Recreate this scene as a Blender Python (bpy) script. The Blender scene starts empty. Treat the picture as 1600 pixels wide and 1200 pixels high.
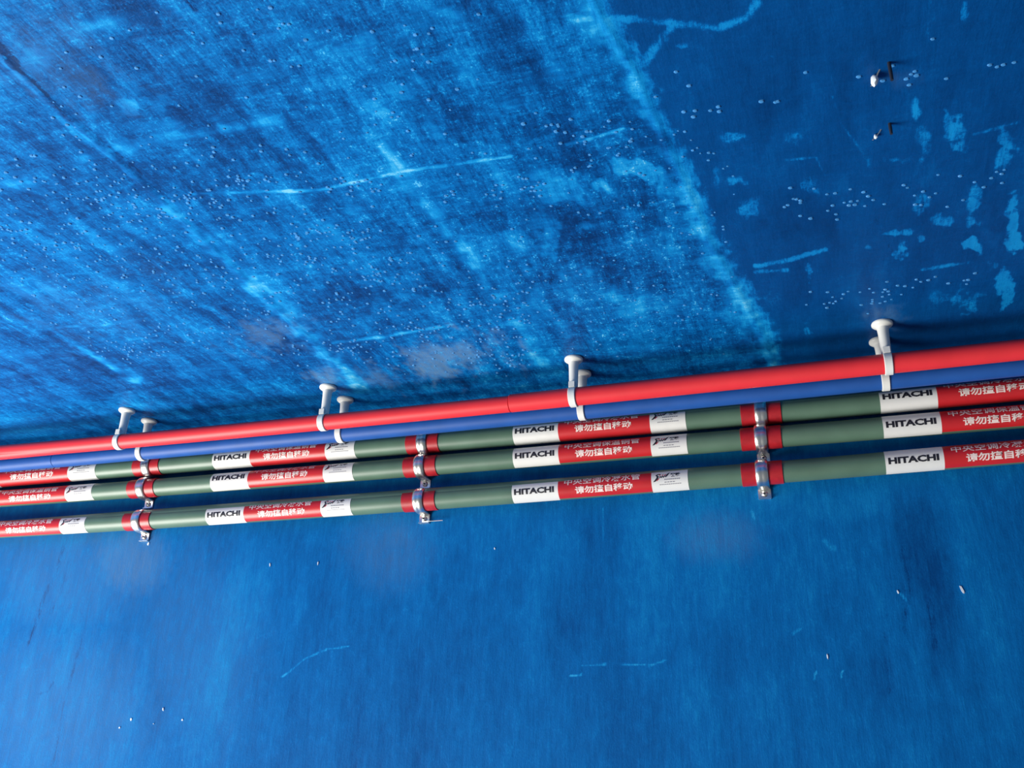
import bpy, bmesh, math, random
import numpy as np
from mathutils import Vector, Matrix

random.seed(7)
rng = np.random.default_rng(11)
SC = bpy.context.scene
COL = SC.collection

# ------------------------------------------------------------------ camera
S = 1.3                                   # metres per solved unit
F, PITCH, YAW, ROLL = 1446.38, 0.431738, 0.33352, 0.0359578
CAM = np.array([0.0, -1.25147, -0.581504]) * S
_f = np.array([-math.sin(YAW)*math.cos(PITCH), math.cos(YAW)*math.cos(PITCH), math.sin(PITCH)])
_r = np.array([math.cos(YAW), math.sin(YAW), 0.0])
_u = np.cross(_r, _f)
RIGHT = math.cos(ROLL)*_r + math.sin(ROLL)*_u
UP = -math.sin(ROLL)*_r + math.cos(ROLL)*_u
FWD = _f
cam_data = bpy.data.cameras.new('camera')
cam_data.sensor_fit = 'HORIZONTAL'
cam_data.sensor_width = 36.0
cam_data.lens = F / 1600.0 * 36.0
cam_data.clip_start = 0.02
cam = bpy.data.objects.new('camera', cam_data)
COL.objects.link(cam)
m = Matrix.Identity(4)
for i in range(3):
    m[i][0], m[i][1], m[i][2], m[i][3] = RIGHT[i], UP[i], -FWD[i], CAM[i]
cam.matrix_world = m
SC.camera = cam

def px_of(P):
    """world points -> photo pixels (1600x1200)"""
    d = np.atleast_2d(P) - CAM
    q = np.stack([d @ RIGHT, d @ UP, d @ FWD], 1)
    w = np.maximum(q[:, 2], 1e-3)
    return np.stack([800 + F*q[:, 0]/w, 600 - F*q[:, 1]/w], 1)

def ray(u, v):
    return (u-800)/F*RIGHT - (v-600)/F*UP + FWD

def on_ceiling(u, v):
    d = ray(u, v); return CAM + d*(-CAM[2]/d[2])

def on_wall(u, v):
    d = ray(u, v); return CAM + d*(-CAM[1]/d[1])

# ------------------------------------------------------------------ light
world = bpy.data.worlds.new('world'); SC.world = world
world.use_nodes = True
bg = world.node_tree.nodes['Background']
bg.inputs[0].default_value = (0.66, 0.76, 0.88, 1)
bg.inputs[1].default_value = 0.20

def area(name, loc, target, sx, sy, power, col):
    d = bpy.data.lights.new(name, 'AREA'); d.shape = 'RECTANGLE'
    d.size, d.size_y, d.energy, d.color = sx, sy, power, col
    o = bpy.data.objects.new(name, d); COL.objects.link(o)
    o.location = loc
    o.rotation_euler = (Vector(target)-Vector(loc)).to_track_quat('-Z', 'Y').to_euler()
    return o
# daylight from a tall opening to the left of the frame, below ceiling height
area('window_light', (-3.35, -1.55, -2.45), (-0.55, -0.35, -0.1), 1.9, 2.0, 288, (1.0, 0.965, 0.90))
SC.view_settings.view_transform = 'Standard'
SC.view_settings.look = 'None'
SC.view_settings.gamma = 1.0
SC.view_settings.use_curve_mapping = False
SC.view_settings.exposure = 0.0

# ------------------------------------------------------------------ helpers
def srgb(r, g, b):
    f = lambda c: (c/255/12.92) if c/255 <= 0.04045 else ((c/255+0.055)/1.055)**2.4
    return (f(r), f(g), f(b), 1.0)

def material(name):
    mt = bpy.data.materials.new(name); mt.use_nodes = True
    return mt, mt.node_tree.nodes, mt.node_tree.links, mt.node_tree.nodes['Principled BSDF']

def simple_mat(name, col, rough=0.5, metal=0.0, var=0.10, scale=60.0, bump=0.0, spec=0.5):
    mt, N, L, B = material(name)
    tc = N.new('ShaderNodeTexCoord'); nz = N.new('ShaderNodeTexNoise')
    nz.inputs['Scale'].default_value = scale; nz.inputs['Detail'].default_value = 5
    L.new(tc.outputs['Object'], nz.inputs['Vector'])
    rp = N.new('ShaderNodeValToRGB')
    rp.color_ramp.elements[0].position = 0.3; rp.color_ramp.elements[1].position = 0.7
    rp.color_ramp.elements[0].color = tuple(c*(1-var) for c in col[:3]) + (1,)
    rp.color_ramp.elements[1].color = tuple(min(1, c*(1+var)) for c in col[:3]) + (1,)
    L.new(nz.outputs['Fac'], rp.inputs['Fac']); L.new(rp.outputs['Color'], B.inputs['Base Color'])
    B.inputs['Roughness'].default_value = rough; B.inputs['Metallic'].default_value = metal
    B.inputs['Specular IOR Level'].default_value = spec
    if bump:
        bp = N.new('ShaderNodeBump'); bp.inputs['Strength'].default_value = bump
        bp.inputs['Distance'].default_value = 0.001
        L.new(nz.outputs['Fac'], bp.inputs['Height']); L.new(bp.outputs['Normal'], B.inputs['Normal'])
    return mt

M = {}
M['red'] = simple_mat('red_plastic', (0.80, 0.034, 0.044), 0.46, var=0.05, spec=0.4, scale=25)
M['blue'] = simple_mat('blue_plastic', (0.016, 0.092, 0.36), 0.50, var=0.08, spec=0.3, scale=25)
M['green'] = simple_mat('green_pipe_skin', (0.092, 0.172, 0.122), 0.42, var=0.10, spec=0.55, scale=18)
M['white'] = simple_mat('white_plastic', (0.80, 0.80, 0.76), 0.40, var=0.03)
M['chrome'] = simple_mat('bright_steel', (0.90, 0.89, 0.85), 0.30, metal=1.0, var=0.06)
M['sleeve'] = simple_mat('red_sleeve', (0.42, 0.014, 0.022), 0.38, var=0.12, scale=90)
M['paper'] = simple_mat('sticker_white', (0.74, 0.74, 0.72), 0.40, var=0.02)
M['stred'] = simple_mat('sticker_red', (0.53, 0.018, 0.024), 0.36, var=0.08, scale=30)
M['ink'] = simple_mat('black_ink', (0.012, 0.012, 0.02), 0.5)
M['inkgrey'] = simple_mat('grey_ink', (0.22, 0.22, 0.26), 0.5)
M['inkred'] = simple_mat('red_ink', (0.50, 0.02, 0.05), 0.5)
M['inkwhite'] = simple_mat('white_ink', (0.86, 0.72, 0.68), 0.45, var=0.03)
M['dark'] = simple_mat('dark_iron', (0.012, 0.016, 0.030), 0.6)
M['plaster'] = simple_mat('white_plaster', (0.72, 0.80, 0.86), 0.7, var=0.05)

def obj(name, me, mats, parent=None, smooth=False):
    o = bpy.data.objects.new(name, me); COL.objects.link(o)
    for mt in (mats if isinstance(mats, (list, tuple)) else [mats]):
        if len(me.materials) < (len(mats) if isinstance(mats, (list, tuple)) else 1):
            me.materials.append(mt)
    if parent is not None: o.parent = parent
    if smooth:
        me.polygons.foreach_set('use_smooth', [True]*len(me.polygons))
        me.set_sharp_from_angle(angle=math.radians(42))
        me.update()
    return o

def mesh(name, verts, faces):
    me = bpy.data.meshes.new(name); me.from_pydata([tuple(v) for v in verts], [], faces); me.update()
    return me

def tag(o, label, cat, group=None):
    o['label'] = label; o['category'] = cat
    if group: o['group'] = group
    return o

def empty(name, loc):
    o = bpy.data.objects.new(name, None); COL.objects.link(o)
    o.location = loc; o.empty_display_size = 0.02
    return o

def fnoise(x, y, seed=0):
    """value noise with smooth interpolation, numpy arrays in, 0..1 out"""
    g = np.random.default_rng(seed).random((256, 256))
    xi = np.floor(x).astype(int); yi = np.floor(y).astype(int)
    fx = x-xi; fy = y-yi
    fx = fx*fx*(3-2*fx); fy = fy*fy*(3-2*fy)
    a = g[xi % 256, yi % 256]; b = g[(xi+1) % 256, yi % 256]
    c = g[xi % 256, (yi+1) % 256]; d = g[(xi+1) % 256, (yi+1) % 256]
    return (a*(1-fx)+b*fx)*(1-fy) + (c*(1-fx)+d*fx)*fy

def fbm(x, y, seed=0, octs=4):
    s = np.zeros_like(x); w = 0.5; t = 0
    for k in range(octs):
        s += w*fnoise(x*2**k+17.3*k, y*2**k+5.1*k, seed+k); t += w; w *= 0.55
    return s/t

def sstep(a, b, x):
    t = np.clip((x-a)/(b-a), 0, 1); return t*t*(3-2*t)

def dist_poly(P, poly):
    best = np.full(len(P), 1e9)
    for (a, b) in zip(poly[:-1], poly[1:]):
        a = np.array(a, float); b = np.array(b, float); ab = b-a
        t = np.clip(((P-a) @ ab)/(ab @ ab + 1e-9), 0, 1)
        best = np.minimum(best, np.hypot(*(P-(a+t[:, None]*ab)).T))
    return best

def ell(P, cx, cy, rx, ry, ang=0.0):
    c, s = math.cos(math.radians(ang)), math.sin(math.radians(ang))
    dx, dy = P[:, 0]-cx, P[:, 1]-cy
    return np.hypot((c*dx+s*dy)/rx, (-s*dx+c*dy)/ry)

# ------------------------------------------------------------------ painted concrete
def axis_coords(lo, hi, flo, fhi, step, coarse):
    a = list(np.arange(flo, fhi, step)) + [fhi]
    l = list(np.arange(lo, flo-coarse*0.3, coarse)); r = list(np.arange(hi, fhi+coarse*0.3, -coarse))[::-1]
    return np.array(l + a + r)

def paint_material(name, streak_a, streak_b, grain, blotch, ramp, bump=0.35, rough=0.42):
    mt, N, L, B = material(name)
    tc = N.new('ShaderNodeTexCoord')
    at = N.new('ShaderNodeAttribute'); at.attribute_name = 'paint'
    sep = N.new('ShaderNodeSeparateColor'); L.new(at.outputs['Color'], sep.inputs[0])
    def noise(scale, detail, rough_=0.6, dist=0.0):
        mp = N.new('ShaderNodeMapping'); mp.inputs['Scale'].default_value = scale
        L.new(tc.outputs['Object'], mp.inputs['Vector'])
        n = N.new('ShaderNodeTexNoise'); n.inputs['Scale'].default_value = 1.0
        n.inputs['Detail'].default_value = detail; n.inputs['Roughness'].default_value = rough_
        n.inputs['Distortion'].default_value = dist
        L.new(mp.outputs[0], n.inputs['Vector']); return n.outputs['Fac']
    def math_(op, a, b):
        n = N.new('ShaderNodeMath'); n.operation = op
        for i, v in enumerate((a, b)):
            if isinstance(v, (int, float)): n.inputs[i].default_value = v
            else: L.new(v, n.inputs[i])
        return n.outputs[0]
    sa = noise(*streak_a); sb = noise(*streak_b); gr = noise(*grain)
    # centred sum of streaks
    bl = noise(*blotch)
    s1 = math_('MULTIPLY', math_('SUBTRACT', sa, 0.5), 0.95)
    s2 = math_('MULTIPLY', math_('SUBTRACT', sb, 0.5), 0.80)
    s3 = math_('MULTIPLY', math_('SUBTRACT', gr, 0.5), 0.80)
    s4 = math_('MULTIPLY', math_('SUBTRACT', bl, 0.5), 1.10)
    tot = math_('ADD', math_('ADD', s1, s2), math_('ADD', s3, s4))
    # marks: worn edges come from the fine noise, so strokes break up
    mk = N.new('ShaderNodeAttribute'); mk.attribute_name = 'marks'
    ms = N.new('ShaderNodeSeparateColor'); L.new(mk.outputs['Color'], ms.inputs[0])
    wear = math_('ADD', math_('MULTIPLY', bl, 1.0), math_('ADD', math_('MULTIPLY', sa, 1.0), math_('MULTIPLY', gr, 0.7)))
    wear = math_('ADD', math_('MULTIPLY', math_('SUBTRACT', wear, 1.35), 1.25), 0.45)
    def worn(ch, amt):
        n = N.new('ShaderNodeMapRange'); n.interpolation_type = 'SMOOTHSTEP'
        L.new(math_('SUBTRACT', ms.outputs[ch], wear), n.inputs[0])
        n.inputs[1].default_value = -0.38; n.inputs[2].default_value = 0.34
        n.inputs[3].default_value = 0.0; n.inputs[4].default_value = amt
        g = N.new('ShaderNodeMath'); g.operation = 'MULTIPLY'
        L.new(n.outputs[0], g.inputs[0]); L.new(math_('MINIMUM', math_('MULTIPLY', ms.outputs[ch], 2.4), 1.0), g.inputs[1])
        return g.outputs[0]
    flk = N.new('ShaderNodeMapRange'); flk.interpolation_type = 'SMOOTHSTEP'      # crisp pale flecks
    L.new(math_('ADD', math_('MULTIPLY', bl, 0.5), math_('MULTIPLY', gr, 0.5)), flk.inputs[0])
    flk.inputs[1].default_value = 0.545; flk.inputs[2].default_value = 0.64
    flk.inputs[3].default_value = 0.0; flk.inputs[4].default_value = 0.30
    tone = math_('ADD', sep.outputs[0], math_('MULTIPLY', tot, sep.outputs[2]))
    tone = math_('ADD', tone, math_('MULTIPLY', flk.outputs[0], ms.outputs[2]))
    tone = math_('SUBTRACT', math_('ADD', tone, worn(0, 0.45)), worn(1, 0.42))
    rp = N.new('ShaderNodeValToRGB'); cr = rp.color_ramp
    while len(cr.elements) < len(ramp): cr.elements.new(0.5)
    for e, (p, c) in zip(cr.elements, ramp): e.position = p; e.color = c
    L.new(tone, rp.inputs['Fac'])
    mx = N.new('ShaderNodeMix'); mx.data_type = 'RGBA'
    dw = N.new('ShaderNodeMapRange'); L.new(wear, dw.inputs[0]); dw.inputs[1].default_value = 0.05; dw.inputs[2].default_value = 0.85
    dw.inputs[3].default_value = 1.1; dw.inputs[4].default_value = 0.45
    L.new(math_('MULTIPLY', sep.outputs[1], dw.outputs[0]), mx.inputs[0]); L.new(rp.outputs['Color'], mx.inputs[6])
    mx.inputs[7].default_value = (0.16, 0.31, 0.48, 1)
    L.new(mx.outputs[2], B.inputs['Base Color'])
    rr = N.new('ShaderNodeMapRange'); L.new(gr, rr.inputs[0])
    rr.inputs[3].default_value = rough-0.08; rr.inputs[4].default_value = rough+0.12
    L.new(rr.outputs[0], B.inputs['Roughness'])
    B.inputs['Specular IOR Level'].default_value = 0.12
    bp = N.new('ShaderNodeBump'); bp.inputs['Strength'].default_value = bump
    bp.inputs['Distance'].default_value = 0.0012
    L.new(tot, bp.inputs['Height']); L.new(bp.outputs['Normal'], B.inputs['Normal'])
    return mt

RAMP = [(0.0, (0.0002, 0.030, 0.125, 1)), (0.22, (0.0003, 0.066, 0.245, 1)), (0.45, (0.0008, 0.142, 0.435, 1)),
        (0.68, (0.005, 0.265, 0.620, 1)), (0.86, (0.040, 0.400, 0.720, 1)), (1.0, (0.20, 0.56, 0.78, 1))]
M['ceil'] = paint_material('blue_ceiling_paint', ((230, 26, 1), 5, 0.68, 0.5), ((34, 150, 1), 5, 0.65, 0.8),
                           ((330, 300, 1), 3, 0.7, 0.3), ((88, 64, 1), 6, 0.72, 0.5), RAMP, bump=0.40, rough=0.45)
M['wallp'] = paint_material('blue_wall_paint', ((210, 1, 20), 5, 0.65, 0.4), ((40, 1, 6), 4, 0.6, 0.4),
                            ((420, 1, 240), 3, 0.7, 0.3), ((70, 1, 36), 5, 0.65, 0.4), RAMP, bump=0.30, rough=0.5)

def grid(name, xs, bs, to_world, color_fn, mat):
    nx, nb = len(xs), len(bs)
    XX, BB = np.meshgrid(xs, bs, indexing='ij')
    W = to_world(XX.ravel(), BB.ravel())
    col, marks, disp, nrm = color_fn(W)
    W = W + disp[:, None]*np.array(nrm)
    idx = np.arange(nx*nb).reshape(nx, nb)
    q = np.stack([idx[:-1, :-1], idx[1:, :-1], idx[1:, 1:], idx[:-1, 1:]], -1).reshape(-1, 4)
    me = bpy.data.meshes.new(name)
    me.vertices.add(len(W)); me.vertices.foreach_set('co', W.astype(np.float32).ravel())
    me.loops.add(len(q)*4); me.loops.foreach_set('vertex_index', q.astype(np.int32).ravel())
    me.polygons.add(len(q)); me.polygons.foreach_set('loop_start', np.arange(0, len(q)*4, 4, dtype=np.int32))
    me.polygons.foreach_set('use_smooth', np.ones(len(q), bool))
    me.update(calc_edges=True)
    ca = me.color_attributes.new('paint', 'FLOAT_COLOR', 'POINT')
    rgba = np.concatenate([col, np.ones((len(W), 1))], 1).astype(np.float32)
    ca.data.foreach_set('color', rgba.ravel())
    ca = me.color_attributes.new('marks', 'FLOAT_COLOR', 'POINT')
    rgba = np.concatenate([marks, np.ones((len(W), 1))], 1).astype(np.float32)
    ca.data.foreach_set('color', rgba.ravel())
    me.materials.append(mat)
    return me

# --- ceiling: formwork seams run towards the wall, trowel strokes across them
C_LINE = [(880, -120), (935, 20), (990, 110), (1030, 200), (1075, 300), (1110, 380), (1150, 450), (1190, 520), (1220, 600)]
def ceiling_paint(W):
    P = px_of(W); x, y = W[:, 0], W[:, 1]
    n1 = fbm(x*4, y*3, 1); n2 = fbm(x*16, y*11, 5); n3 = fbm(x*45, y*32, 9); n4 = fbm(x*120, y*80, 13, 3)
    n6 = fbm(x*52+2*n2, y*5.5, 71, 4); n7 = fbm(x*6, y*48+2*n2, 75, 4)
    T = 0.335 + 0.20*(n1-0.5) + 0.36*(n2-0.5) + 0.26*(n3-0.5) + 0.46*(n6-0.5) + 0.26*(n7-0.5)
    D = np.zeros(len(W)); R = np.full(len(W), 0.62); Z = np.zeros(len(W))
    rag = n4; n5 = fbm(x*42+3*n2, y*17, 61, 3); n8 = fbm(x*110, y*30, 65, 3); ML = np.zeros(len(W)); MD = np.zeros(len(W))
    # smooth dark panel right of the long seam
    xs = np.interp(P[:, 1], [c[1] for c in C_LINE], [c[0] for c in C_LINE])
    wr = sstep(-6, 26, P[:, 0]-xs + 22*(rag-0.5))
    T = T*(1-wr) + wr*(0.195 + 0.10*(n1-0.5) + 0.16*(n2-0.5) + 0.05*(n3-0.5) + 0.15*(n6-0.5)); R = R*(1-0.76*wr); FL = (1.0-0.93*wr)*(0.45+0.9*n1)
    def stroke(poly, w, amt, ragged=0.7, dst=None):
        nonlocal T, D
        d = dist_poly(P, poly)
        k = (1-sstep(0, w*1.35, d + w*ragged*(rag-0.5)))*(0.15+1.5*n3)
        if amt > 0: ML[:] = np.maximum(ML, 2.25*amt*k)
        else: MD[:] = np.maximum(MD, -2.6*amt*k)
    def patch(cx, cy, rx, ry, amt, ang=0.0, soft=0.55, dust_sheen=False):
        nonlocal T, D
        e = ell(P, cx, cy, rx, ry, ang) + 2.3*(n5-0.5) + 1.2*(rag-0.5) + 0.8*(n8-0.5)
        k = 1-(sstep(-0.2, 1.4, e) if dust_sheen else sstep(0.35, 1.25, e))
        if dust_sheen: D = np.maximum(D, amt*k)
        elif amt > 0: ML[:] = np.maximum(ML, 1.9*amt*k*(0.7+0.6*n4))
        else: T = T + amt*k
    # formwork seams towards the wall
    stroke([(0, 88), (55, 145), (110, 200), (180, 250), (262, 322)], 8, 0.20)
    stroke([(110, 205), (165, 240), (200, 265), (262, 315)], 5, 0.24)
    stroke([(262, 325), (300, 362), (350, 402), (392, 445)], 17, 0.24)
    stroke([(392, 445), (450, 495), (500, 545), (560, 600)], 22, 0.26)
    stroke([(0, 255), (60, 300), (130, 350), (210, 410), (300, 480)], 8, 0.10)
    stroke([(600, 235), (640, 290), (690, 350), (745, 420), (800, 500), (850, 570)], 17, 0.22)
    stroke([(500, 330), (560, 420), (620, 500)], 10, 0.12)
    stroke([(640, 150), (690, 215), (760, 330)], 9, 0.13)
    stroke([(770, 260), (830, 350), (900, 470), (960, 560)], 9, 0.13)
    stroke([(800, 380), (850, 470), (905, 555)], 13, 0.16)
    stroke(C_LINE, 30, 0.30, 0.9)
    stroke([(935, 20), (990, 110), (1030, 200)], 38, 0.14)
    stroke([(1050, 265), (1080, 320), (1100, 380)], 34, 0.16)
    stroke([(995, 115), (1020, 80), (1050, 40)], 12, 0.30)
    stroke([(890, 28), (960, 28), (1050, 36), (1120, 45), (1165, 28), (1182, 4)], 9, 0.28)
    stroke([(1300, 150), (1315, 195), (1350, 240)], 3, 0.22)
    stroke([(1280, 30), (1290, 80), (1305, 150)], 4, 0.14)
    # strokes across the panels
    stroke([(130, 248), (200, 228), (300, 210), (372, 196)], 12, 0.22)
    stroke([(190, 238), (240, 216), (320, 205), (440, 186)], 12, 0.20)
    stroke([(200, 200), (300, 190), (460, 182)], 12, 0.12)
    stroke([(300, 303), (500, 297), (640, 266), (800, 244)], 4, 0.30)
    stroke([(480, 318), (560, 300), (700, 292)], 8, 0.10)
    stroke([(520, 536), (600, 526), (705, 508)], 4, 0.30)
    stroke([(90, 512), (160, 508), (230, 497)], 4, 0.18)
    stroke([(1180, 416), (1225, 408), (1290, 390)], 5, 0.42)
    stroke([(1180, 425), (1230, 422)], 4, 0.25)
    stroke([(1440, 422), (1480, 415), (1520, 410)], 4, 0.22)
    stroke([(1520, 210), (1560, 200), (1595, 190)], 4, 0.22)
    stroke([(1225, 250), (1275, 246), (1290, 275)], 3, 0.20)
    stroke([(960, 205), (1000, 230), (1040, 232)], 6, 0.2)
    stroke([(885, 226), (920, 218), (975, 200)], 4, 0.3)
    stroke([(110, 545), (160, 560), (215, 592)], 14, 0.26)
    stroke([(0, 290), (40, 285), (70, 298)], 14, 0.22)
    stroke([(130, 40), (200, 28), (270, 15)], 16, 0.16)
    # flakes of dark old paint and cracks
    stroke([(-10, 68), (8, 82), (24, 100)], 9, -0.50, 1.1)
    stroke([(24, 104), (55, 128), (110, 188)], 3, -0.30, 1.1)
    stroke([(170, 228), (225, 275)], 3, -0.25, 1.2)
    stroke([(1370, 345), (1390, 385), (1412, 415)], 4, -0.14)
    stroke([(290, 0), (310, 18)], 3, -0.35, 1.2)
    # lighter patches
    for q in ((50, 92, 26, 15, .18), (200, 162, 20, 13, .30), (255, 160, 22, 15, .22), (410, 118, 36, 22, .16),
              (560, 75, 55, 24, .20), (630, 140, 26, 22, .22), (480, 60, 30, 22, .16), (730, 105, 35, 22, .16), (590, 175, 25, 18, .22),
              (700, 20, 50, 18, .18), (790, 165, 20, 16, .2), (545, 330, 22, 7, .22), (870, 120, 45, 30, .14), (660, 30, 30, 22, .12),
              (990, 268, 40, 20, .38), (945, 290, 26, 16, .30), (875, 300, 48, 26, .24), (850, 345, 28, 18, .22), (860, 375, 20, 30, .30),
              (920, 350, 14, 10, .26), (1060, 285, 34, 26, .26), (1030, 230, 26, 24, .22), (840, 270, 22, 22, .20), (960, 465, 26, 18, .22),
              (1000, 480, 60, 16, .20), (1050, 390, 30, 22, .18), (910, 425, 32, 12, .22), (1110, 400, 24, 30, .22), (830, 500, 30, 40, .16),
              (1150, 485, 40, 18, .20), (1010, 540, 50, 14, .16), (1170, 540, 34, 20, .10), (830, 545, 40, 16, .16), (350, 575, 50, 14, .14),
              (200, 445, 36, 12, .18), (40, 450, 40, 18, .14), (60, 560, 60, 20, .14), (390, 360, 36, 16, .16), (180, 350, 26, 14, .12),
              # right panel
              (1140, 214, 20, 7, .26), (1120, 285, 7, 18, .20), (1145, 283, 18, 9, .34), (1170, 326, 20, 15, .26), (1245, 212, 20, 16, .24),
              (1263, 290, 16, 14, .22), (1202, 88, 20, 5, .24), (1065, 72, 12, 4, .22), (1430, 172, 7, 20, .36), (1442, 215, 12, 20, .24),
              (1494, 215, 20, 32, .38), (1568, 232, 18, 40, .34), (1400, 250, 36, 10, .26), (1360, 255, 14, 14, .20), (1520, 300, 12, 38, .34),
              (1440, 312, 16, 18, .24), (1470, 345, 18, 11, .30), (1402, 364, 26, 6, .34), (1410, 393, 14, 20, .44), (1440, 372, 16, 10, .30),
              (1516, 378, 20, 11, .60), (1522, 348, 14, 12, .34), (1586, 350, 11, 42, .48), (1572, 450, 15, 28, .38), (1515, 470, 22, 26, .26),
              (1546, 410, 14, 14, .24), (1262, 425, 9, 22, .26), (1300, 430, 20, 36, .10), (1358, 385, 14, 8, .22), (1260, 388, 30, 12, .10),
              (1510, 15, 9, 30, .26), (1450, 45, 10, 40, .12), (1390, 40, 14, 50, .06), (1570, 110, 10, 60, .08), (1340, 470, 20, 20, .10),
              (1210, 480, 12, 28, .14), (1465, 465, 16, 10, .18), (1260, 515, 8, 14, .26), (1330, 285, 20, 14, .10), (1080, 170, 8, 40, .12)):
        patch(*q)
    # darker bare bands in the panels
    for q in ((900, 400, 60, 30, -.10), (960, 430, 70, 25, -.10), (880, 245, 40, 16, -.10), (560, 450, 50, 30, -.10), (700, 440, 50, 40, -.10),
              (330, 130, 90, 60, -.08), (130, 130, 60, 40, -.06), (740, 160, 60, 40, -.08), (620, 550, 60, 22, -.06), (1250, 330, 60, 40, -.06),
              (1340, 130, 60, 40, -.04), (1560, 330, 30, 40, -.08), (1500, 130, 60, 40, -.05)):
        patch(*q)
    # grey drilling dust and bare filler, plus painted sheen at the left
    patch(415, 522, 56, 26, 0.34, 0, .8, True); patch(700, 560, 84, 32, 0.60, -8, .9, True); patch(505, 585, 30, 12, .5, 0, .8, True)
    patch(600, 590, 40, 16, .3, 0, .8, True); patch(1385, 492, 26, 14, 0.30, 0, .8, True); patch(1385, 120, 40, 14, .10, 0, .9, True)
    patch(70, 80, 110, 60, .10, 0, .9, True); patch(140, 480, 140, 60, .07, 0, .9, True); patch(150, 120, 90, 40, .12, 0, .9, True)  # broad left haze: greyish window sheen painted into the colour
    Z = 0.0010*(n2-0.5) + 0.0007*(n3-0.5)
    Z += 0.0012*np.exp(-(dist_poly(P, [(0, 88), (262, 322), (392, 445), (560, 600)])/5)**2)
    Z += 0.0012*np.exp(-(dist_poly(P, C_LINE)/6)**2)
    col = np.stack([np.clip(T, 0.02, 0.97), np.clip(D, 0, 1), np.clip(R, 0.05, 1)], 1)
    mid = np.exp(-(((P[:, 0]-960)/230)**2 + ((P[:, 1]-330)/190)**2)); FL = FL*(0.75+1.0*mid*(1-wr)); R = R*(1+0.25*mid*(1-wr))
    return col, np.stack([ML, MD, FL], 1), Z, (0, 0, -1)

cx = axis_coords(-2.9*S, 2.0*S, -1.22*S, 0.34*S, 0.0029, 0.16)
cy_ = axis_coords(-2.6*S, 0.0, -0.90*S, 0.0, 0.0029, 0.16)
me = grid('ceiling', cx, cy_, lambda a, b: np.stack([a, b, np.zeros_like(a)], 1), ceiling_paint, M['ceil'])
me.flip_normals()
ceiling = obj('ceiling', me, M['ceil']); ceiling['kind'] = 'structure'
ceiling['label'] = 'blue painted concrete ceiling with trowel marks and seams'

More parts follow.
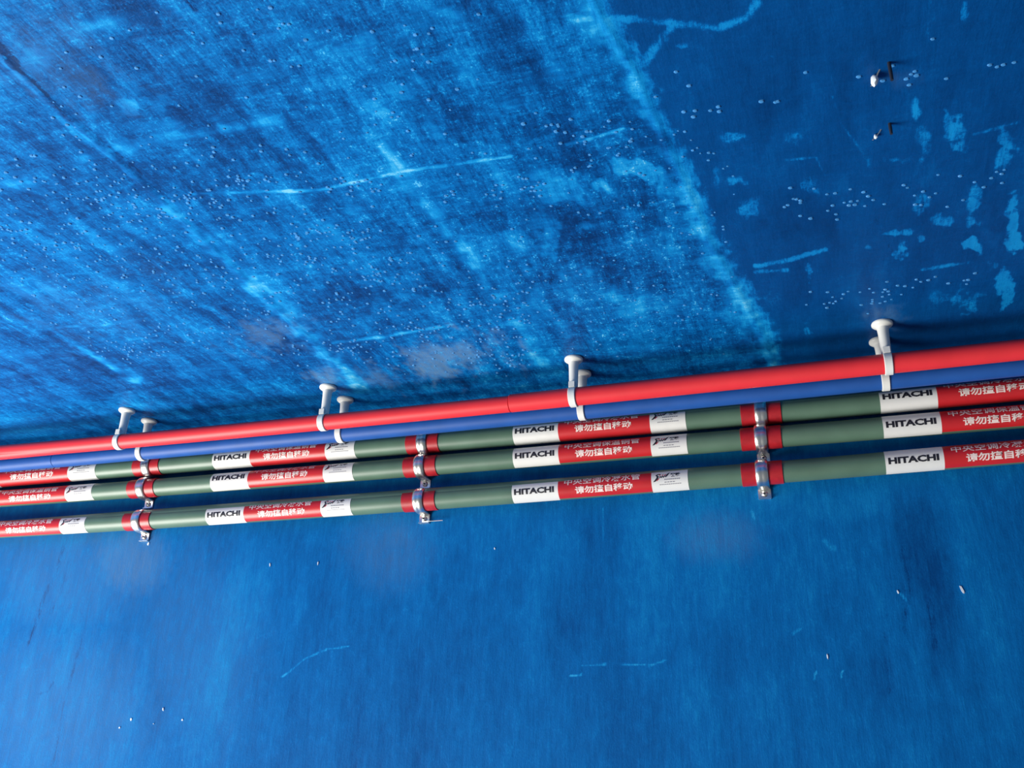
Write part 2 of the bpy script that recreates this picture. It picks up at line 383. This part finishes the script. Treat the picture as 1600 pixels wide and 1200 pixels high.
def wall_paint(W):
    P = px_of(W); x, y = W[:, 0], W[:, 2]
    n1 = fbm(x*4.5, y*1.6, 31); n2 = fbm(x*18, y*5, 35); n3 = fbm(x*45, y*20, 39); n4 = fbm(x*120, y*80, 43, 3)
    T = 0.43 + 0.26*(n1-0.5) + 0.17*(n2-0.5) + 0.07*(n3-0.5)
    D = np.zeros(len(W)); R = np.full(len(W), 0.21); ML = np.zeros(len(W)); MD = np.zeros(len(W))
    def stroke(poly, w, amt, rg=0.7):
        nonlocal T
        d = dist_poly(P, poly); k = 1-sstep(w*0.3, w*1.2, d + w*rg*(n4-0.5))
        if amt > 0: ML[:] = np.maximum(ML, 1.8*amt*k)
        else: MD[:] = np.maximum(MD, -1.6*amt*k)
    def patch(cx, cy, rx, ry, amt, ang=0.0, dust_sheen=False):
        nonlocal T, D
        k = 1-sstep(0.2, 1.25, ell(P, cx, cy, rx, ry, ang) + 0.5*(n2-0.5) + 0.3*(n4-0.5))
        if dust_sheen: D = np.maximum(D, amt*k)
        else: T = T + amt*k
    for q in ((1430, 850, 60, 90, -.14), (1470, 960, 40, 110, -.12), (1390, 1080, 40, 120, -.08), (1240, 900, 70, 60, .04), (1320, 790, 70, 30, .08),
              (1000, 900, 40, 200, .07), (870, 860, 50, 60, .06), (1130, 1010, 80, 60, -.05), (1180, 1120, 60, 80, .05), (1560, 1000, 40, 120, .05),
              (350, 850, 30, 70, -.07), (690, 830, 60, 40, .05), (400, 930, 90, 90, .05), (720, 960, 60, 120, -.03), (1000, 760, 30, 60, -.05),
              (1540, 1130, 60, 60, .06), (920, 830, 16, 40, -.08), (40, 930, 40, 60, .05)):
        patch(*q)
    for q in ((200, 880, 80, 60, .38), (610, 860, 80, 70, .17), (1120, 838, 80, 46, .18), (90, 1100, 190, 160, .20), (100, 900, 170, 110, .20), (300, 1000, 120, 190, .12), (620, 840, 40, 30, .2)):  # drilling grit by the clamps; broad left patches paint in grey sheen
        patch(*q, 0.0, True)
    stroke([(440, 1058), (452, 1050), (475, 1030), (510, 1015), (545, 1010)], 2.4, 0.25, .9)
    stroke([(910, 1040), (960, 1037), (1015, 1040), (1040, 1032)], 2.6, 0.24, 1.2)
    stroke([(892, 1056), (908, 1054)], 2.6, 0.36)
    stroke([(100, 850), (90, 890), (70, 930), (45, 1005)], 4, -0.20)
    stroke([(110, 860), (95, 930), (78, 960)], 3, -0.14)
    stroke([(128, 1000), (105, 1080), (82, 1200)], 4, -0.16)
    stroke([(60, 1085), (75, 1080), (84, 1066)], 3, -0.2)
    stroke([(1410, 860), (1420, 930), (1412, 990)], 8, -0.14)
    stroke([(1455, 940), (1462, 1010)], 10, -0.12); stroke([(1380, 950), (1392, 1080)], 8, -0.08)
    stroke([(1495, 1000), (1500, 1090)], 7, 0.07); stroke([(1540, 870), (1545, 1000)], 7, 0.06)
    stroke([(942, 795), (943, 845)], 3, 0.2, 1.4); stroke([(1175, 800), (1178, 812)], 4, 0.28, 1.3)
    stroke([(1290, 845), (1300, 856)], 7, 0.22, 1.3); stroke([(1405, 925), (1418, 940)], 3, 0.28, 1.2)
    stroke([(1240, 990), (1262, 975)], 4, 0.2, 1.4); stroke([(1275, 1050), (1272, 1062)], 2.4, 0.3); stroke([(1316, 1048), (1314, 1060)], 2.4, 0.3)
    col = np.stack([np.clip(T, 0.02, 0.97), np.clip(D, 0, 1), np.clip(R, 0.05, 1)], 1)
    Z = 0.0012*(n2-0.5) + 0.0005*(n3-0.5)
    return col, np.stack([ML, MD, 0.12+0*ML], 1), Z, (0, -1, 0)

wx = axis_coords(-2.9*S, 2.0*S, -1.50*S, 0.38*S, 0.0034, 0.16)
wz = axis_coords(-2.1*S, 0.0, -0.66*S, 0.0, 0.0034, 0.16)
me = grid('wall', wx, wz, lambda a, b: np.stack([a, np.zeros_like(a), b], 1), wall_paint, M['wallp'])
wall = obj('wall_back', me, M['wallp']); wall['kind'] = 'structure'
wall['label'] = 'blue painted wall below the pipes with vertical brush marks'

# blisters in the ceiling paint: far too many to count, one joined part
def blisters():
    pts = []
    def add(u, v, r): pts.append((u, v, r))
    for _ in range(640):                                    # band across the left and middle
        u = random.uniform(0, 830); v = 270 + 0.18*u + random.gauss(90, 75)
        if v < 590: add(u, v, random.uniform(.0013, .0024))
    for _ in range(26):
        cu, cv = random.uniform(40, 820), random.uniform(280, 560)
        for _k in range(random.randint(8, 22)):
            add(random.gauss(cu, 34), random.gauss(cv, 8), random.uniform(.0013, .0022))
    for _ in range(110): add(random.uniform(60, 760), random.uniform(10, 300), random.uniform(.0012, .0022))
    for _ in range(170): add(random.uniform(800, 1150), random.uniform(190, 560), random.uniform(.0010, .0019))
    for cu, cv, su, sv, n in ((1290, 330, 28, 12, 9), (1330, 312, 30, 10, 8), (1355, 308, 14, 8, 5), (1425, 300, 18, 10, 6), (1480, 280, 22, 24, 7),
                              (1560, 275, 24, 16, 6), (1320, 472, 38, 10, 15), (1375, 458, 14, 8, 9), (1310, 455, 14, 6, 5), (1420, 440, 14, 16, 6),
                              (1490, 440, 30, 14, 7), (1105, 172, 34, 4, 5), (1205, 160, 10, 2, 3), (1260, 116, 5, 4, 1), (1345, 116, 4, 4, 1),
                              (1400, 122, 14, 14, 5), (1475, 90, 20, 20, 4), (1555, 100, 24, 6, 4), (880, 205, 60, 10, 14), (1240, 305, 20, 16, 5), (1060, 130, 30, 20, 4)):
        for _ in range(n): add(random.gauss(cu, su), random.gauss(cv, sv), random.uniform(.0016, .0024))
    V, Fc = [], []
    for (u, v, r) in pts:
        if v > 640: continue
        r *= 1.3
        c = on_ceiling(u, v); b = len(V); a0 = random.random()
        for k in range(7):
            a = a0 + k*2*math.pi/7
            V.append((c[0]+1.25*r*math.cos(a), c[1]+r*math.sin(a), 0.0006))
        for k in range(7):
            a = a0 + k*2*math.pi/7
            V.append((c[0]+.85*r*math.cos(a), c[1]+.68*r*math.sin(a), -0.34*r-.0003))
        V.append((c[0], c[1], -0.50*r-.0003))
        for k in range(7):
            j = (k+1) % 7
            Fc.append((b+j, b+k, b+7+k, b+7+j)); Fc.append((b+7+j, b+7+k, b+14))
    return mesh('paint_blisters', V, Fc)
M['blister'] = simple_mat('blue_blister_paint', (0.055, 0.26, 0.58), 0.36, var=0.30, scale=220)
bl = obj('paint_blister', blisters(), M['blister'], ceiling, smooth=True); bl['kind'] = 'stuff'

# chips of white filler on the wall
def chip_mesh(w, h, ang):
    n = 9; V = []; Fc = []
    ca, sa = math.cos(ang), math.sin(ang)
    for lay, (k, d) in enumerate(((1.0, 0.0008), (0.75, -0.0012))):
        for i in range(n):
            a = i*2*math.pi/n; rr = k*(0.7+0.5*random.random())
            px_, pz_ = w*rr*math.cos(a), h*rr*math.sin(a)
            V.append((ca*px_-sa*pz_, d, sa*px_+ca*pz_))
    for i in range(n):
        j = (i+1) % n; Fc.append((i, j, n+j, n+i))
    Fc.append(tuple(range(n, 2*n)))
    return mesh('chip', V, Fc)
for (u, v, w, h, a) in ((1503, 921, .0022, .0085, .35), (1293, 1026, .0013, .005, .05), (205, 1124, .0028, .0034, .3), (255, 1108, .002, .0036, .4),
                        (285, 1125, .0028, .0026, 0), (187, 1137, .0024, .0022, 0), (497, 880, .0014, .0046, 0), (422, 883, .0014, .0050, .2),
                        (232, 850, .0034, .004, .3), (773, 857, .0016, .0028, .2), (240, 1131, .0012, .0012, 0), (1403, 925, .0014, .0034, .4)):
    o = obj('paint_chip', chip_mesh(w, h, a), M['plaster'], wall); o.location = on_wall(u, v)

# ------------------------------------------------------------------ pipes
PIPES = {  # y, z, radius, sag polynomial (solved units)
    'red':  (-0.118931, -0.05788, 0.0125, (-0.0030948, 0.0021207, 0.0042704, -0.00031262)),
    'blue': (-0.0699995, -0.05844, 0.0125, (0.0012322, 0.0063657, 0.0046608, -0.00031812)),
    'g1':   (-0.0180, -0.0663839, 0.0148915, (0.003405, 0.0094033, 0.001613, -0.0015345)),
    'g2':   (-0.0180, -0.103496, 0.0148915, (-0.0029631, -0.0014998, 0.00027243, -0.00044865)),
    'g3':   (-0.0180, -0.155887, 0.0148915, (-0.0020332, 0.0042111, 0.011766, 0.0015142))}
def axis(n, X):
    y, z, r, p = PIPES[n]
    Xc = min(max(X, -1.40), 0.30)
    return (y*S, (z + ((p[0]*Xc+p[1])*Xc+p[2])*Xc+p[3])*S)

def tube(n, X0, X1, r, nseg=36, step=0.02, dz=lambda X: 0.0, lip=0.0006):
    """closed thick tube along a pipe's axis, r in metres"""
    V, Fc = [], []
    k = max(2, int((X1-X0)/step)); rings = []
    def ring(X, rr):
        y, z = axis(n, X); b = len(V); z += dz(X)
        for i in range(nseg):
            a = 2*math.pi*i/nseg; V.append((X*S, y-rr*math.cos(a), z+rr*math.sin(a)))
        rings.append(b)
    wall_t = 0.0022
    ring(X0, r-wall_t); ring(X0, r-lip); ring(X0+lip/S, r)
    for i in range(1, k): ring(X0+(X1-X0)*i/k, r)
    ring(X1-lip/S, r); ring(X1, r-lip); ring(X1, r-wall_t)
    for a, b in zip(rings, rings[1:] + rings[:1]):
        for i in range(nseg):
            j = (i+1) % nseg; Fc.append((a+i, b+i, b+j, a+j))
    me = mesh('tube', V, Fc)
    return me

def sub(o, root):
    o.parent = root; o.matrix_parent_inverse = Matrix.Translation(-Vector(root.location))
    return o

RS = 0.0125*S
y, z = axis('red', -0.4)
rc = tag(empty('red_conduit', (-0.4*S, y, z)), 'red plastic conduit with a butt joint, hung in white ceiling clips above the blue one', 'conduit')
jx = -0.3935
sub(obj('tube', tube('red', -2.6, jx-0.0004, RS*0.945, dz=lambda X: -0.0011*max(0, 1-abs(X-jx)/0.35)), M['red'], smooth=True), rc)
sub(obj('tube', tube('red', jx+0.0004, 1.6, RS*1.03), M['red'], smooth=True), rc)
y, z = axis('blue', -0.4)
bc = tag(empty('blue_conduit', (-0.4*S, y, z)), 'blue plastic conduit running directly under the red conduit', 'conduit')
jb = -1.2386
sub(obj('tube', tube('blue', -2.6, jb-0.0004, RS*0.97), M['blue'], smooth=True), bc)
sub(obj('tube', tube('blue', jb+0.0004, 1.6, RS), M['blue'], smooth=True), bc)

# ------------------------------------------------------------------ stickers and lettering
def text_mesh(body, bold=0.0):
    cu = bpy.data.curves.new('t', 'FONT'); cu.body = body; cu.size = 1.0
    cu.offset = bold; cu.resolution_u = 2; cu.align_x = 'LEFT'
    o = bpy.data.objects.new('t', cu); COL.objects.link(o)
    dg = bpy.context.evaluated_depsgraph_get(); dg.update()
    me = bpy.data.meshes.new_from_object(o.evaluated_get(dg))
    bpy.data.objects.remove(o); bpy.data.curves.remove(cu)
    return me
_tc = {}
def text_bm(body, bold, w, h):
    """flat text scaled into 0..w, -h/2..h/2"""
    key = (body, bold)
    if key not in _tc: _tc[key] = text_mesh(body, bold)
    bm = bmesh.new(); bm.from_mesh(_tc[key])
    xs = [v.co.x for v in bm.verts]; ys = [v.co.y for v in bm.verts]
    x0, x1, y0, y1 = min(xs), max(xs), min(ys), max(ys)
    for v in bm.verts:
        v.co = Vector(((v.co.x-x0)/(x1-x0)*w, ((v.co.y-y0)/(y1-y0)-0.5)*h, 0))
    return bm
def bar_bm(bm, x0, x1, y0, y1):
    vs = [bm.verts.new(c) for c in ((x0, y0, 0), (x1, y0, 0), (x1, y1, 0), (x0, y1, 0))]; bm.faces.new(vs)
def ribbon(bm, pts):
    """pts: (x, y, width) flat brush stroke"""
    prev = None
    for i, (x, y, w) in enumerate(pts):
        a = Vector(pts[max(0, i-1)][:2]); b = Vector(pts[min(len(pts)-1, i+1)][:2])
        t = (b-a).normalized(); nrm = Vector((-t.y, t.x))*w/2
        cur = (bm.verts.new((x+nrm.x, y+nrm.y, 0)), bm.verts.new((x-nrm.x, y-nrm.y, 0)))
        if prev: bm.faces.new((prev[0], prev[1], cur[1], cur[0]))
        prev = cur
def bend(bm, n, x_off, th0, rr, name):
    """wrap a flat bmesh (x along pipe in metres, y arc length) on pipe n at angle th0"""
    for k in range(-9, 10):
        yk = k*0.0021
        g = bm.verts[:] + bm.edges[:] + bm.faces[:]
        bmesh.ops.bisect_plane(bm, geom=g, plane_co=(0, yk, 0), plane_no=(0, 1, 0), dist=1e-7)
    for v in bm.verts:
        X = x_off + v.co.x; th = th0 + v.co.y/rr
        y, z = axis(n, X/S)
        v.co = Vector((X, y-rr*math.cos(th), z+rr*math.sin(th)))
    bmesh.ops.recalc_face_normals(bm, faces=bm.faces[:])
    me = bpy.data.meshes.new(name); bm.to_mesh(me); bm.free(); return me

def sticker_mesh(n, xs, rr, th_hi, th_lo):
    """xs: X of the panel borders; materials 0 white 1 red; white panels reach lower than the red one"""
    V, Fc, Mi = [], [], []
    nth = 22
    for pi_ in range(3):
        x0, x1 = xs[pi_], xs[pi_+1]; lo = th_lo[pi_]; nx = 8; b = len(V); t = 0.00022
        for i in range(nx+1):
            X = x0+(x1-x0)*i/nx; y, z = axis(n, X/S)
            for j in range(nth+1):
                th = th_hi+(lo-th_hi)*j/nth
                V.append((X, y-rr*math.cos(th), z+rr*math.sin(th)))
        for i in range(nx):
            for j in range(nth):
                a = b+i*(nth+1)+j; Fc.append((a, a+1, a+nth+2, a+nth+1)); Mi.append(1 if pi_ == 1 else 0)
        # rim
        c = len(V); brd = [i*(nth+1) for i in range(nx+1)] + [nx*(nth+1)+j for j in range(1, nth+1)] + \
            [i*(nth+1)+nth for i in range(nx-1, -1, -1)] + [j for j in range(nth-1, 0, -1)]
        for q in brd:
            X, yy, zz = V[b+q]; y, z = axis(n, X/S); f = (rr-t*2)/rr
            V.append((X, y+(yy-y)*f, z+(zz-z)*f))
        for k in range(len(brd)):
            k2 = (k+1) % len(brd); Fc.append((b+brd[k], b+brd[k2], c+k2, c+k)); Mi.append(1 if pi_ == 1 else 0)
    me = mesh('sticker', V, Fc); me.materials.append(M['paper']); me.materials.append(M['stred'])
    me.polygons.foreach_set('material_index', Mi)
    me.polygons.foreach_set('use_smooth', [True]*len(Mi))
    bm = bmesh.new(); bm.from_mesh(me); bmesh.ops.recalc_face_normals(bm, faces=bm.faces[:]); bm.to_mesh(me); bm.free()
    me.set_sharp_from_angle(angle=math.radians(35))
    return me

D2R = math.radians
def sticker(n, root, X0, X1, line1, shift, lo_deg):
    r = PIPES[n][2]*S; rs = r+0.0004; rt = rs+0.00025
    x0, x1 = X0*S, X1*S; Lx = x1-x0
    at = lambda f: x0+f*Lx
    B1, B2 = 0.273, 0.802
    st = sub(obj('label_sticker', sticker_mesh(n, (x0, at(B1), at(B2), x1), rs, D2R(80), [D2R(q) for q in lo_deg]), [M['paper'], M['stred']]), root)
    def put(name, bm, f0, th, mat):
        o = obj(name, bend(bm, n, at(f0), D2R(th), rt, name), mat)
        o.parent = st; o.matrix_parent_inverse = st.matrix_parent_inverse @ Matrix.Identity(4)
        o.matrix_parent_inverse = (Matrix.Translation(Vector(root.location)) @ st.matrix_parent_inverse).inverted() @ Matrix.Identity(4)
        return o
    u = S*0.001
    put('lettering', text_bm('HITACHI', 0.046, 0.236*Lx, 8.8*u), 0.014, -14+shift, M['ink'])
    put('lettering', text_bm(line1, 0.012, 0.430*Lx, 10.0*u), 0.310, 20+shift, M['inkwhite'])
    put('lettering', text_bm('请勿擅自移动', 0.026, 0.325*Lx, 11.0*u), 0.372, -30+shift, M['inkwhite'])
    bm = bmesh.new(); w = 0.198*Lx
    ribbon(bm, [(x*w, yv*u, ww*u) for x, yv, ww in ((.26, 5.6, .8), (.20, 6.4, 1.5), (.14, 4.9, 2.2), (.18, 2.2, 2.8), (.16, -.6, 2.8), (.10, -3.6, 2.0), (.06, -4.6, .7))])
    ribbon(bm, [(x*w, yv*u, ww*u) for x, yv, ww in ((.22, 0.6, .9), (.25, 2.4, 2.1), (.275, 0.7, 1.7), (.31, 2.7, 2.1), (.335, 0.9, 1.7), (.37, 3.1, 2.0), (.40, 1.5, 1.8), (.43, 3.5, 2.2), (.47, 6.1, 1.7), (.51, 7.6, .6))])
    put('logo', bm, B2, -2+shift, M['ink'])
    bm = bmesh.new()
    for x in (.22, .30, .37): bar_bm(bm, x*w, (x+.035)*w, 3.8*u, 5.3*u)
    ribbon(bm, [(x*w, yv*u, 1.0*u) for x, yv in ((.15, -3.6), (.19, -1.8), (.22, .0))])
    put('logo', bm, B2, -2+shift, M['inkred'])
    put('lettering', text_bm('双脉', 0.05, 0.27*w, 6.2*u), B2+0.198*0.53, 12+shift, M['ink'])
    bm = bmesh.new()
    for (yy, a, b, st_, h) in ((-2.4, .36, .80, .055, 1.3), (-6.2, .36, .64, .075, 1.0), (-9.2, .22, .80, .05, 1.0)):
        x = a
        while x < b:
            bar_bm(bm, x*w, (x+st_*0.72)*w, (yy-h/2)*u, (yy+h/2)*u); x += st_
    put('lettering', bm, B2, -2+shift, M['inkgrey'])
    return st

CON, CU = '中央空调冷凝水管', '中央空调保温铜管'
GREEN = [
    ('g1', 'uppermost of the three green pipes, tucked right under the blue conduit',
     ((-1.4856, -1.1867, CU, 16), (-0.9461, -0.6828, CU, 10), (-0.4186, -0.1614, CON, 18), (0.0962, 0.3540, CON, 22)), (-100, -92, -100)),
    ('g2', 'middle green pipe with red and white stickers, close below the uppermost',
     ((-1.4721, -1.1834, CU, 4), (-0.9425, -0.6818, CON, 24), (-0.4173, -0.1613, CU, 8), (0.0955, 0.3530, CU, 8)), (-86, -72, -80)),
    ('g3', 'lowest green pipe with red and white stickers, set apart below the other two',
     ((-1.4540, -1.1819, CON, 2), (-0.9401, -0.6784, CON, 2), (-0.4168, -0.1621, CON, 2), (0.0920, 0.3480, CON, 4)), (-92, -76, -88))]
roots = {}
for n, lab, labs, lo in GREEN:
    y, z = axis(n, -0.4)
    g = tag(empty('green_pipe', (-0.4*S, y, z)), lab, 'pipe', 'green insulated pipes on the wall')
    roots[n] = g
    sub(obj('tube', tube(n, -2.6, 1.6, PIPES[n][2]*S, 40), M['green'], smooth=True), g)
    for (a, b, t, sh) in labs: sticker(n, g, a, b, t, sh, lo)

# ------------------------------------------------------------------ ceiling clips
def lathe(profile, nseg=28):
    V, Fc = [], []
    for (r, z) in profile:
        for i in range(nseg):
            a = 2*math.pi*i/nseg; V.append((r*math.cos(a), r*math.sin(a), z))
    for k in range(len(profile)-1):
        for i in range(nseg):
            j = (i+1) % nseg; a, b = k*nseg, (k+1)*nseg
            Fc.append((a+i, b+i, b+j, a+j))
    Fc.append(tuple(range(nseg))); Fc.append(tuple(reversed(range((len(profile)-1)*nseg, len(profile)*nseg))))
    return mesh('lathe', V, Fc)
def sweep(path, half_w, out_prof, name='strap'):
    """path: [(y,z,ny,nz)] in metres, cross-section across x; out_prof: [(x,offset)] outer skin, inner skin flat"""
    V, Fc = [], []; n = len(out_prof); t = 0.0016
    for (y, z, ny, nz) in path:
        for (x, o) in out_prof: V.append((x, y+ny*(o+t), z+nz*(o+t)))
        for (x, o) in reversed(out_prof): V.append((x, y+ny*0.0, z+nz*0.0))
    k = 2*n
    for i in range(len(path)-1):
        for j in range(k):
            j2 = (j+1) % k; Fc.append((i*k+j, i*k+j2, (i+1)*k+j2, (i+1)*k+j))
    Fc.append(tuple(range(k))); Fc.append(tuple(reversed(range((len(path)-1)*k, len(path)*k))))
    me = mesh(name, V, Fc)
    bm = bmesh.new(); bm.from_mesh(me); bmesh.ops.recalc_face_normals(bm, faces=bm.faces[:]); bm.to_mesh(me); bm.free()
    return me
def box(name, x0, x1, y0, y1, z0, z1, bev=0.0006):
    bm = bmesh.new(); bmesh.ops.create_cube(bm, size=1.0)
    for v in bm.verts:
        v.co = Vector(((x0+x1)/2+v.co.x*(x1-x0), (y0+y1)/2+v.co.y*(y1-y0), (z0+z1)/2+v.co.z*(z1-z0)))
    bmesh.ops.bevel(bm, geom=bm.edges[:], offset=bev, segments=2, affect='EDGES')
    me = bpy.data.meshes.new(name); bm.to_mesh(me); bm.free(); return me

def ceiling_clip(n, X, label, group, lean=0.0, rmul=1.0):
    y, z = axis(n, X); r = RS*rmul + 0.0003
    root = tag(empty('pipe_clip', (X*S, y, 0.0)), label, 'clip', group)
    u = S*0.001; zt = z + r + 1.2*u
    sub_(obj('base_disc', lathe([(9.4*u, 1.2*u), (12.6*u, 0), (13.2*u, -1.4*u), (13.0*u, -3.2*u), (11.6*u, -4.6*u), (9.2*u, -5.8*u), (7.6*u, -7.4*u)]), M['white'], smooth=True), root)
    sub_(obj('stem', lathe([(7.8*u, -6.8*u), (7.1*u, -10*u), (6.7*u, -16*u), (6.3*u, (zt+6*u)), (6.0*u, zt-0.5*u)]), M['white'], smooth=True), root)
    path = []
    for k in range(0, 33):
        a = D2R(118 - k*(118+205)/32)           # over the top, round the front, under and up the back
        path.append((-r*math.cos(a), z+r*math.sin(a), -math.cos(a), math.sin(a)))
    h = 5.0*u
    prof = [(-h, -.0006), (-h*.86, .0003), (h*.86, .0003), (h, -.0006)]
    sub_(obj('hook', sweep(path, h, prof), M['white'], smooth=False), root)
    sub_(obj('lock_tab', box('lock_tab', -4.4*u, 4.4*u, -r*0.62-3.2*u, -r*0.30, z+r*0.80, zt+5.0*u), M['white']), root)
    return root
def sub_(o, root):
    o.parent = root; return o          # mesh already in the thing's own space

x0c, dxc = -1.07721, 0.393721
offs = (0.013, -0.007, -0.012, 0.001)
where = ('leftmost, beside the photo edge', 'second from the left', 'just right of the red joint', 'rightmost, seen straight on')
for i in range(4):
    X = x0c+dxc*i+offs[i]
    ceiling_clip('red', X, 'white plastic ceiling clip holding the red conduit, ' + where[i], 'clips on the red conduit', rmul=(0.945 if i < 2 else 1.03))
    ceiling_clip('blue', X+(0.006, 0.004, 0.0, -0.002)[i], 'white plastic ceiling clip holding the blue conduit, ' + where[i], 'clips on the blue conduit')

# ------------------------------------------------------------------ steel clamps on the wall
def clamp(n, X, label, up, down, rod=False):
    y, z = axis(n, X); r = PIPES[n][2]*S; u = S*0.001
    root = tag(empty('pipe_clamp', (X*S, 0.0, z)), label, 'clamp', 'steel clamps on the green pipes')
    rsl = r + 1.1*u; V, Fc = [], []
    # red sleeve under the steel strap
    half = 27*u; ns = 36
    prof = [(-half, r+.00008), (-half, rsl-.0003), (-half+.0003, rsl), (-half*.5, rsl), (half*.5, rsl), (half-.0003, rsl), (half, rsl-.0003), (half, r+.00008)]
    for (xx, rr) in prof:
        ya, za = axis(n, X+xx/S)
        for i in range(ns):
            a = 2*math.pi*i/ns; V.append((xx, ya-rr*math.cos(a), za-z+rr*math.sin(a)))
    for k in range(len(prof)-1):
        for i in range(ns):
            j = (i+1) % ns; Fc.append((k*ns+i, k*ns+j, (k+1)*ns+j, (k+1)*ns+i))
    me = mesh('sleeve', V, Fc); 
    bm = bmesh.new(); bm.from_mesh(me); bmesh.ops.recalc_face_normals(bm, faces=bm.faces[:]); bm.to_mesh(me); bm.free()
    sub_(obj('sleeve', me, M['sleeve'], smooth=True), root)
    rb = rsl + 0.0004; path = []
    for k in range(0, 29):
        a = D2R(90 - k*180/28); path.append((y-rb*math.cos(a), rb*math.sin(a), -math.cos(a), math.sin(a)))
    path = [(-0.0016, rb, 0, 1)] + path + [(-0.0016, -rb, 0, -1)]
    h = 8.0*u
    prof = [(-h, 0.0), (-h*.88, 0.8*u), (-h*.62, 1.5*u), (-h*.36, 1.8*u), (-h*.12, 1.5*u), (h*.12, 1.5*u), (h*.36, 1.8*u), (h*.62, 1.5*u), (h*.88, 0.8*u), (h, 0.0)]
    sub_(obj('strap', sweep(path, h, prof), M['chrome'], smooth=True), root)
    for sgn, ln in ((1, up), (-1, down)):
        if not ln: continue
        z0, z1 = sorted((sgn*(rb+0.2*u), sgn*(rb+ln*u)))
        f = sub_(obj('foot', box('foot', -8.5*u, 8.5*u, -2.4*u, 0.4*u, z0, z1), M['chrome']), root)
        if ln > 8:
            lip = obj('foot_rim', box('rim', -8.5*u, 8.5*u, -5.5*u, -2.2*u, z1-1.8*u if sgn > 0 else z0, z1 if sgn > 0 else z0+1.8*u, .0004), M['chrome'])
            lip.parent = root
            sc = lathe([(4.4*u, 0), (4.4*u, 1.2*u), (3.2*u, 2.6*u), (1.6*u, 3.2*u), (1.5*u, 2.2*u)], 16)
            o = obj('screw', sc, M['dark' if False else 'chrome'], root, smooth=True)
            o.rotation_euler = (math.pi/2, 0, 0); o.location = (0, -2.3*u, sgn*(rb+(ln*0.5)*u))
            bmv = obj('screw_recess', lathe([(1.5*u, 0), (1.5*u, 0.3*u)], 8), M['dark'], o); bmv.location = (0, 0, 2.3*u)
    if not (up and up > 8):                      # small bolt head where there is no room for a foot
        o = obj('bolt_head', lathe([(2.6*u, 0), (2.6*u, 1.6*u), (1.8*u, 2.4*u)], 8), M['chrome'], root)
        o.location = (1.5*u, y+3*u, rb+1.5*u); o.rotation_euler = (0.3, 0, 0)
    if rod:
        o = obj('wire_tail', lathe([(0.7*u, 0), (0.7*u, 34*u)], 8), M['chrome'], root)
        o.rotation_euler = (0, math.pi/2, 0); o.location = (-2*u, -6*u, -(rb+13*u))
    return root
cl_x = {'g1': (-1.0812, -0.5674, -0.0581), 'g2': (-1.0828, -0.5687, -0.0610), 'g3': (-1.0773, -0.5658, -0.0635)}
rows = {'g1': 'uppermost', 'g2': 'middle', 'g3': 'lowest'}
cols_ = ('left', 'centre', 'right')
for n in ('g1', 'g2', 'g3'):
    for i, X in enumerate(cl_x[n]):
        clamp(n, X, 'steel clamp over a red sleeve on the %s green pipe, in the %s trio' % (rows[n], cols_[i]),
              {'g1': 7, 'g2': 0, 'g3': 0}[n], {'g1': 0, 'g2': 15, 'g3': 15}[n], rod=(n == 'g3' and i == 1))

# ------------------------------------------------------------------ iron stubs left in the ceiling
def stub(u, v, L, label, dab):
    c = on_ceiling(u, v)
    root = tag(empty('wire_stub', tuple(c)), label, 'wire', 'iron stubs in the ceiling')
    k = S*0.001
    sub_(obj('shank', lathe([(1.5*k, 0.5*k), (1.5*k, -L*k*.5), (1.3*k, -L*k)], 10), M['dark']), root)
    # bright bent tail beside the shank
    pts = [(-7*k, 6*k, 0.2*k), (-9*k, 8*k, -2*k), (-12*k, 12*k, -6*k*dab), (-15*k, 14*k, -8*k*dab)]
    V, Fc = [], []
    for (x, y, z) in pts:
        for i in range(6):
            a = i*math.pi/3; V.append((x+.7*k*math.cos(a), y+.7*k*math.sin(a), z))
    for q in range(len(pts)-1):
        for i in range(6):
            j = (i+1) % 6; Fc.append((q*6+i, q*6+j, q*6+6+j, q*6+6+i))
    sub_(obj('tail', mesh('tail', V, Fc), M['chrome'], smooth=True), root)
    bm = bmesh.new(); bmesh.ops.create_icosphere(bm, subdivisions=2, radius=3.3*k*dab)
    for w in bm.verts: w.co = Vector((w.co.x*0.9, w.co.y*1.2, w.co.z*1.3))*(0.85+0.3*random.random()) + Vector((-12*k, 12*k, -5*k*dab))
    me = bpy.data.meshes.new('dab'); bm.to_mesh(me); bm.free()
    sub_(obj('plaster_dab', me, M['plaster'], smooth=True), root)
    return root
stub(1389, 98, 19, 'dark iron stub with a white plaster dab sticking out of the ceiling', 1.15)
stub(1390, 193, 12, 'smaller dark iron stub in the ceiling, nearer the rightmost clip', 0.55)
